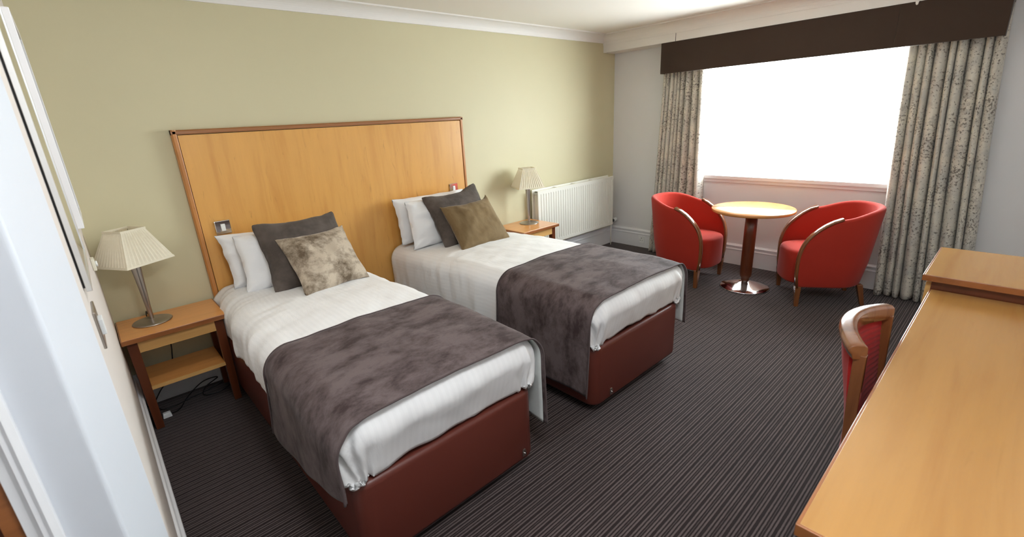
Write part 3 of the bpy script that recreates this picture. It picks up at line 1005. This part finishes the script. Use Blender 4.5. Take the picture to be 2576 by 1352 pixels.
o = MB().extrude([(0, 0), (.020, 0), (.018, -.016), (.012, -.024), (.004, -.020)], 'x', -.010, 0).build('beam_tab', MAT['coving'], loc=(BX - .006, -2.665, BZ), bevel=.001)
prop(o, 'small pale tab hanging under the beam in front of the pelmet', 'tab')


# ------------------------------------------------------------------ tub armchairs
def armchair(loc, rz, label):
    t = thing('tub_armchair', loc, rz, label=label, cat='armchair', group='red tub armchairs')
    F = -.29                                   # front of the arms (local y)
    hwid = .268
    prof = [(0, .425), (.006, .465), (.018, .505), (.037, .545), (.064, .582), (.100, .620), (.140, .654), (.190, .684), (.245, .708)]
    st = []                                    # (x, y, nx, ny, h, lean)
    for d_, h_ in prof: st.append((-hwid, F + d_, -1, 0, h_, .25 + .5 * d_))
    R_ = hwid; cyy = F + .275
    N = 30
    for k in range(1, N):
        a = PI + (-PI) * k / N                 # from -x side over the back to +x
        nx, ny = math.cos(a), math.sin(a)
        w_ = math.sin(PI * k / N)
        h_ = .716 + .066 * smooth(w_ ** .8)
        st.append((R_ * nx, cyy + R_ * 1.03 * ny, nx, ny, h_, .38 + .62 * w_))
    for d_, h_ in reversed(prof): st.append((hwid, F + d_, 1, 0, h_, .25 + .5 * d_))
    th = .046; zb = .165
    rings = []
    for x, y, nx, ny, h_, ln in st:
        def at(off, z):
            f = ln * .055 * max(0, (z - .30)) / .48
            tuck = -.030 * max(0, (.34 - z)) / .18 * ln
            return (x + nx * (off + f + tuck), y + ny * (off + f + tuck), z)
        r_ = th / 2
        ring = [at(-th + .006, zb), at(-.004, zb), at(0, zb + .012)]
        for q in (.3, .55, .8): ring.append(at(0, zb + (h_ - r_ - zb) * q))
        for k in range(7):
            a = PI * k / 6
            ring.append(at(-r_ + r_ * math.cos(a), h_ - r_ + r_ * math.sin(a)))
        for q in (.75, .45, .2): ring.append(at(-th, zb + (h_ - r_ - zb) * q))
        rings.append(ring)
    MB().sweep(rings).build('shell', MAT['red'], t)
    # wooden arm rails running down into the front legs
    for s_ in (-1, 1):
        path = [(.010, .160), (-.002, .25), (-.005, .34), (-.004, .40), (.0, .435), (.009, .476), (.022, .516), (.042, .555), (.070, .592), (.107, .629), (.147, .662), (.195, .691), (.250, .714)]
        rr = []
        for i, (d_, z) in enumerate(path):
            p0 = path[max(i - 1, 0)]; p1 = path[min(i + 1, len(path) - 1)]
            tx, tz = p1[0] - p0[0], p1[1] - p0[1]; l_ = math.hypot(tx, tz); tx /= l_; tz /= l_
            nx_, nz_ = -tz, tx                 # outward (forward / up)
            ln = .25 + .5 * d_
            f = ln * .055 * max(0, (z - .30)) / .48
            xc_ = s_ * (hwid - th / 2 + f)
            ring = []
            for k in range(12):
                a = 2 * PI * k / 12
                wx = (abs(math.cos(a)) ** .7) * (1 if math.cos(a) > 0 else -1) * .0255
                wn = (abs(math.sin(a)) ** .7) * (1 if math.sin(a) > 0 else -1) * .011
                ring.append((xc_ + wx, F + d_ + nx_ * (wn + .002), z + nz_ * (wn + .002)))
            rr.append(ring)
        MB().sweep(rr).build('arm_rail', MAT['chair_wood'], t)
        MB().frustum((s_ * (hwid - .022), F + .022, 0), .026, .030, (s_ * (hwid - .023), F + .016, .172), .046, .042).build('leg', MAT['chair_wood'], t, bevel=.003)
        MB().frustum((s_ * .165, .225, 0), .026, .028, (s_ * .155, .185, .172), .042, .042).build('leg', MAT['chair_wood'], t, bevel=.003)
    # drum seat with bulging front
    out = []
    for k in range(40):
        a = -PI / 2 + 2 * PI * k / 40
        c_, s2 = math.cos(a), math.sin(a)
        x = .222 * (abs(c_) ** .62) * (1 if c_ > 0 else -1)
        y = (-.345 + .29) * 0 + (-.06 + (.285 if s2 < 0 else .235) * (abs(s2) ** .75) * (1 if s2 > 0 else -1))
        out.append((x, y))
    rings = []
    for z, k in ((.168, .90), (.172, .975), (.185, 1.0), (.395, 1.0), (.418, .985), (.432, .95), (.440, .86), (.446, .6), (.449, .3), (.450, .02)):
        rings.append([(x * k, -.06 + (y + .06) * k, z) for x, y in out])
    MB().sweep(rings).build('seat', MAT['red'], t)
    return t


armchair((-.655, -1.285, 0), 0.0, 'red tub armchair in front of the left curtain, left of the round table')
armchair((-.438, -2.432, 0), math.atan2(-.545, -.838), 'red tub armchair turned in front of the right curtain, right of the round table')

# ------------------------------------------------------------------ round table
tb = thing('bistro_table', (-.607, -1.869, 0), label='round beech topped pedestal table between the red armchairs', cat='table')
MB().lathe([(.001, .695), (.318, .695), (.3245, .699), (.326, .706), (.325, .716), (.3225, .7195), (.001, .7195)], n=96, cap=False).build('table_top', MAT['table_wood'], tb)
MB().lathe([(.048, .695), (.049, .50), (.0485, .13), (.046, .105), (.036, .093), (.034, .085), (.034, .04)], n=48).build('column', MAT['dark_wood'], tb)
MB().lathe([(.001, .001), (.198, .001), (.201, .004), (.200, .009), (.196, .012), (.150, .026), (.100, .042), (.060, .056), (.042, .064), (.036, .068), (.001, .068)], n=96, cap=False).build('base', MAT['chrome'], tb)

# ------------------------------------------------------------------ desk, cabinet, chair
dk = thing('desk', (-3.04, -3.20, 0), label='long maple topped writing desk in the right foreground', cat='desk')
dx0, dx1, dz = -3.888 + 3.04, -2.192 + 3.04, .765
MB().box(dx0 + .003, dx1, -.552, -.003, dz - .028, dz).build('desk_top', MAT['desk_wood'], dk, bevel=.001)
m = MB(); m.box(dx0, dx1, -.004, .003, dz - .0285, dz - .0005); m.box(dx0 - .003, dx0 + .004, -.552, .003, dz - .0285, dz - .0005)
m.build('edge_lipping', MAT['lip_wood'], dk, bevel=.0015)
MB().box(dx0 + .03, dx0 + .055, -.54, -.03, 0, dz - .028).build('side_panel', MAT['dark_wood'], dk, bevel=.002)
MB().box(dx1 - .03, dx1 - .005, -.54, -.03, 0, dz - .028).build('side_panel', MAT['dark_wood'], dk, bevel=.002)
MB().box(dx0 + .055, dx1 - .03, -.535, -.515, .35, dz - .028).build('modesty_panel', MAT['dark_wood'], dk)
MB().box(dx0 + .055, dx1 - .03, -.05, -.032, dz - .09, dz - .028).build('apron', MAT['ns_light'], dk)

cbn = thing('cabinet', (-1.945, -3.17, 0), label='low maple topped cabinet standing past the end of the desk', cat='cabinet')
cx0, cx1, cz = -2.213 + 1.945, -1.675 + 1.945, .832
MB().box(cx0 + .003, cx1, -.58, -.003, cz - .026, cz).build('cabinet_top', MAT['desk_wood'], cbn, bevel=.001)
m = MB(); m.box(cx0, cx1, -.004, .003, cz - .0265, cz - .0005); m.box(cx0 - .003, cx0 + .004, -.58, .003, cz - .0265, cz - .0005); m.box(cx1 - .004, cx1 + .002, -.58, .003, cz - .0265, cz - .0005)
m.build('edge_lipping', MAT['lip_wood'], cbn, bevel=.0015)
MB().box(cx0 + .028, cx1 - .02, -.575, -.028, .06, cz - .026).build('carcass', MAT['dark_wood'], cbn, bevel=.001)
MB().box(cx0 + .036, cx1 - .028, -.03, -.010, .07, cz - .04).build('door', MAT['ns_light'], cbn, bevel=.002)
MB().box(cx0 + .05, cx1 - .04, -.55, -.05, 0, .06).build('plinth', MAT['black'], cbn)

dc = thing('desk_chair', (-2.905, -3.30, 0), label='wooden desk chair with red ribbed back pushed against the desk', cat='chair')
CW = .212
def arc_y(x): return .240 - .066 * (x / CW) ** 2
rr = []
nx = 28
for i in range(nx + 1):
    x = -CW - .006 + (2 * CW + .012) * i / nx
    y = arc_y(x); dydx = -.132 * x / CW ** 2
    n_ = Vector((-dydx, 1, 0)).normalized()
    e = 1 - .10 * (abs(x) / CW) ** 6
    zt = .848 - .012 * (x / CW) ** 2
    ring = []
    for (q, z) in ((-.026, -.058), (-.029, -.030), (-.027, -.008), (-.016, .0), (.006, -.001), (.018, -.006), (.024, -.016), (.024, -.028), (.014, -.040), (.010, -.058)):
        ring.append((x + n_.x * q, y + n_.y * q, zt + z * e))
    rr.append(ring)
MB().sweep(rr).build('top_rail', MAT['chair_wood'], dc, bevel=.003)
for s_ in (-1, 1):
    rr = []
    for z, yy in ((.0, .20), (.25, .165), (.46, .155), (.62, .163), (.80, arc_y(CW) - .006)):
        x = s_ * (CW - .012)
        rr.append([(x - .013, yy - .021, z), (x + .013, yy - .021, z), (x + .013, yy + .012, z), (x - .013, yy + .012, z)])
    MB().sweep(rr, smooth=False).build('back_post', MAT['chair_wood'], dc, bevel=.003)
    MB().frustum((s_ * .19, -.205, 0), .028, .028, (s_ * .185, -.20, .42), .04, .04).build('leg', MAT['chair_wood'], dc, bevel=.003)
# upholstered back: bowed panel, front ribbed horizontally
P = []
for side, off in ((0, -.012), (1, .006)):
    rows = []
    for i in range(25):
        x = -CW + .024 + (2 * CW - .048) * i / 24
        row = []
        for j in range(90):
            z = .36 + .432 * j / 89
            y = (.155 + (arc_y(x) - .155) * smooth((z - .46) / .36)) * .75 + arc_y(x) * .25
            edge = min(1, min(i, 24 - i) / 3)
            b = off + (.009 * (edge - 1) * (-1 if side else 1) * -1 if False else 0)
            b += (-.006 if side == 0 else .005) * smooth(edge)
            if side == 0: b += .0012 * math.sin(2 * PI * j / 4)
            row.append((x, y + b, z))
        rows.append(row)
    P.append(rows)
m = MB(); m.grid(P[0], flip=True); m.grid(P[1])
ring0 = [P[0][0][j] for j in range(90)]; ring1 = [P[1][0][j] for j in range(90)]
m.grid([ring0, ring1]); m.grid([[P[1][24][j] for j in range(90)], [P[0][24][j] for j in range(90)]])
m.grid([[P[0][i][89] for i in range(25)], [P[1][i][89] for i in range(25)]]); m.grid([[P[1][i][0] for i in range(25)], [P[0][i][0] for i in range(25)]])
m.build('back_pad', MAT['red_rib'], dc)
m = MB(); rings = []
for z, k in ((.415, .96), (.42, 1), (.455, 1), (.472, .97), (.478, .85), (.48, .02)):
    rings.append([(x * k, -.03 + y * k, z) for x, y in ((-.22, -.20), (0, -.215), (.22, -.20), (.215, 0), (.20, .17), (0, .18), (-.20, .17), (-.215, 0))])
m.sweep(rings).build('seat', MAT['red_rib'], dc, sub=1)
MB().box(-.19, .19, -.20, -.18, .36, .415).build('seat_rail', MAT['chair_wood'], dc)

# ------------------------------------------------------------------ things on the left wall
mr = thing('wall_mirror', (XL, -1.62, 1.62), label='tall silver edged mirror on the left wall nearest the camera', cat='mirror')
MB().box(0, .0045, -.276, .276, -.396, .516).build('backing', MAT['black'], mr)
MB().box(.0045, .013, -.272, .272, -.392, .512).build('mirror_glass', MAT['glassy'], mr, bevel=.001)
m = MB(); m.box(.0045, .0155, .272, .284, -.404, .524); m.box(.0045, .0155, -.284, -.272, -.404, .524); m.box(.0045, .0155, -.272, .272, -.404, -.392); m.box(.0045, .0155, -.272, .272, .512, .524)
m.build('frame', MAT['satin_silver'], mr, bevel=.001)

pc = thing('framed_picture', (XL, -.62, 1.62), label='white framed picture on the left wall past the mirror', cat='picture')
MB().box(0.004, .010, -.24, .24, -.36, .36).build('picture_sheet', MAT['plastic_cream'], pc)
m = MB()
m.box(0, .026, -.27, -.24, -.39, .39); m.box(0, .026, .24, .27, -.39, .39); m.box(0, .026, -.24, .24, .36, .39); m.box(0, .026, -.24, .24, -.39, -.36)
m.build('frame', MAT['gloss_white'], pc, bevel=.002)
MB().box(.010, .013, -.24, .24, -.36, .36).build('glazing', MAT['pane'], pc)

sw = thing('wall_switch', (XL, -1.86, 1.118), label='silver light switch plate on the left wall below the mirror', cat='light switch')
MB().box(0, .006, -.06, .06, -.048, .048).build('plate', MAT['nickel'], sw, bevel=.002)
MB().box(.005, .014, -.030, .012, -.020, .020).build('rocker', MAT['plastic_white'], sw, bevel=.001)

bxs = thing('thermostat', (XL, -.40, .990), label='small cream plastic box on the left wall behind the lampshade', cat='wall box')
MB().box(0, .014, -.03, .03, -.03, .03).build('casing', MAT['plastic_cream'], bxs, bevel=.004)
MB().lathe([(.014, 0), (.014, .006), (.011, .008)], n=16).build('dial', MAT['plastic_white'], bxs).matrix_local = Matrix.Translation((.014, 0, 0)) @ Matrix.Rotation(PI / 2, 4, 'Y')

# ------------------------------------------------------------------ round fill lights added on the ceiling, out of view
def m_fill(strength):
    t = NT('fill_light_emission')
    t.b.inputs['Base Color'].default_value = (.9, .9, .9, 1)
    t.b.inputs['Emission Color'].default_value = (.90, .96, 1.0, 1)
    t.b.inputs['Emission Strength'].default_value = strength
    return t.m


FILL_EMIT = m_fill(33.0)  # glow added to brighten the bed feet and left wall
for lx_, ly_, lr_, lab in ((-4.20, -3.14, .30, 'large round added fill light over the lobby end of the room'),
                           (-4.30, -1.45, .135, 'small round added fill light above the near bed')):
    cl = thing('fill_light', (lx_, ly_, ZC), label=lab, cat='fill light', group='added fill lights')
    MB().lathe([(.001, -.030), (lr_ + .007, -.030), (lr_ + .015, -.024), (lr_ + .015, -.001), (.001, -.001)], n=48, cap=False).build('rim', MAT['gloss_white'], cl)
    MB().lathe([(lr_, -.030), (lr_ * .97, -.045), (lr_ * .85, -.062), (lr_ * .56, -.075), (lr_ * .25, -.081), (.001, -.083)], n=48, cap=False).build('fill_emitter', FILL_EMIT, cl)
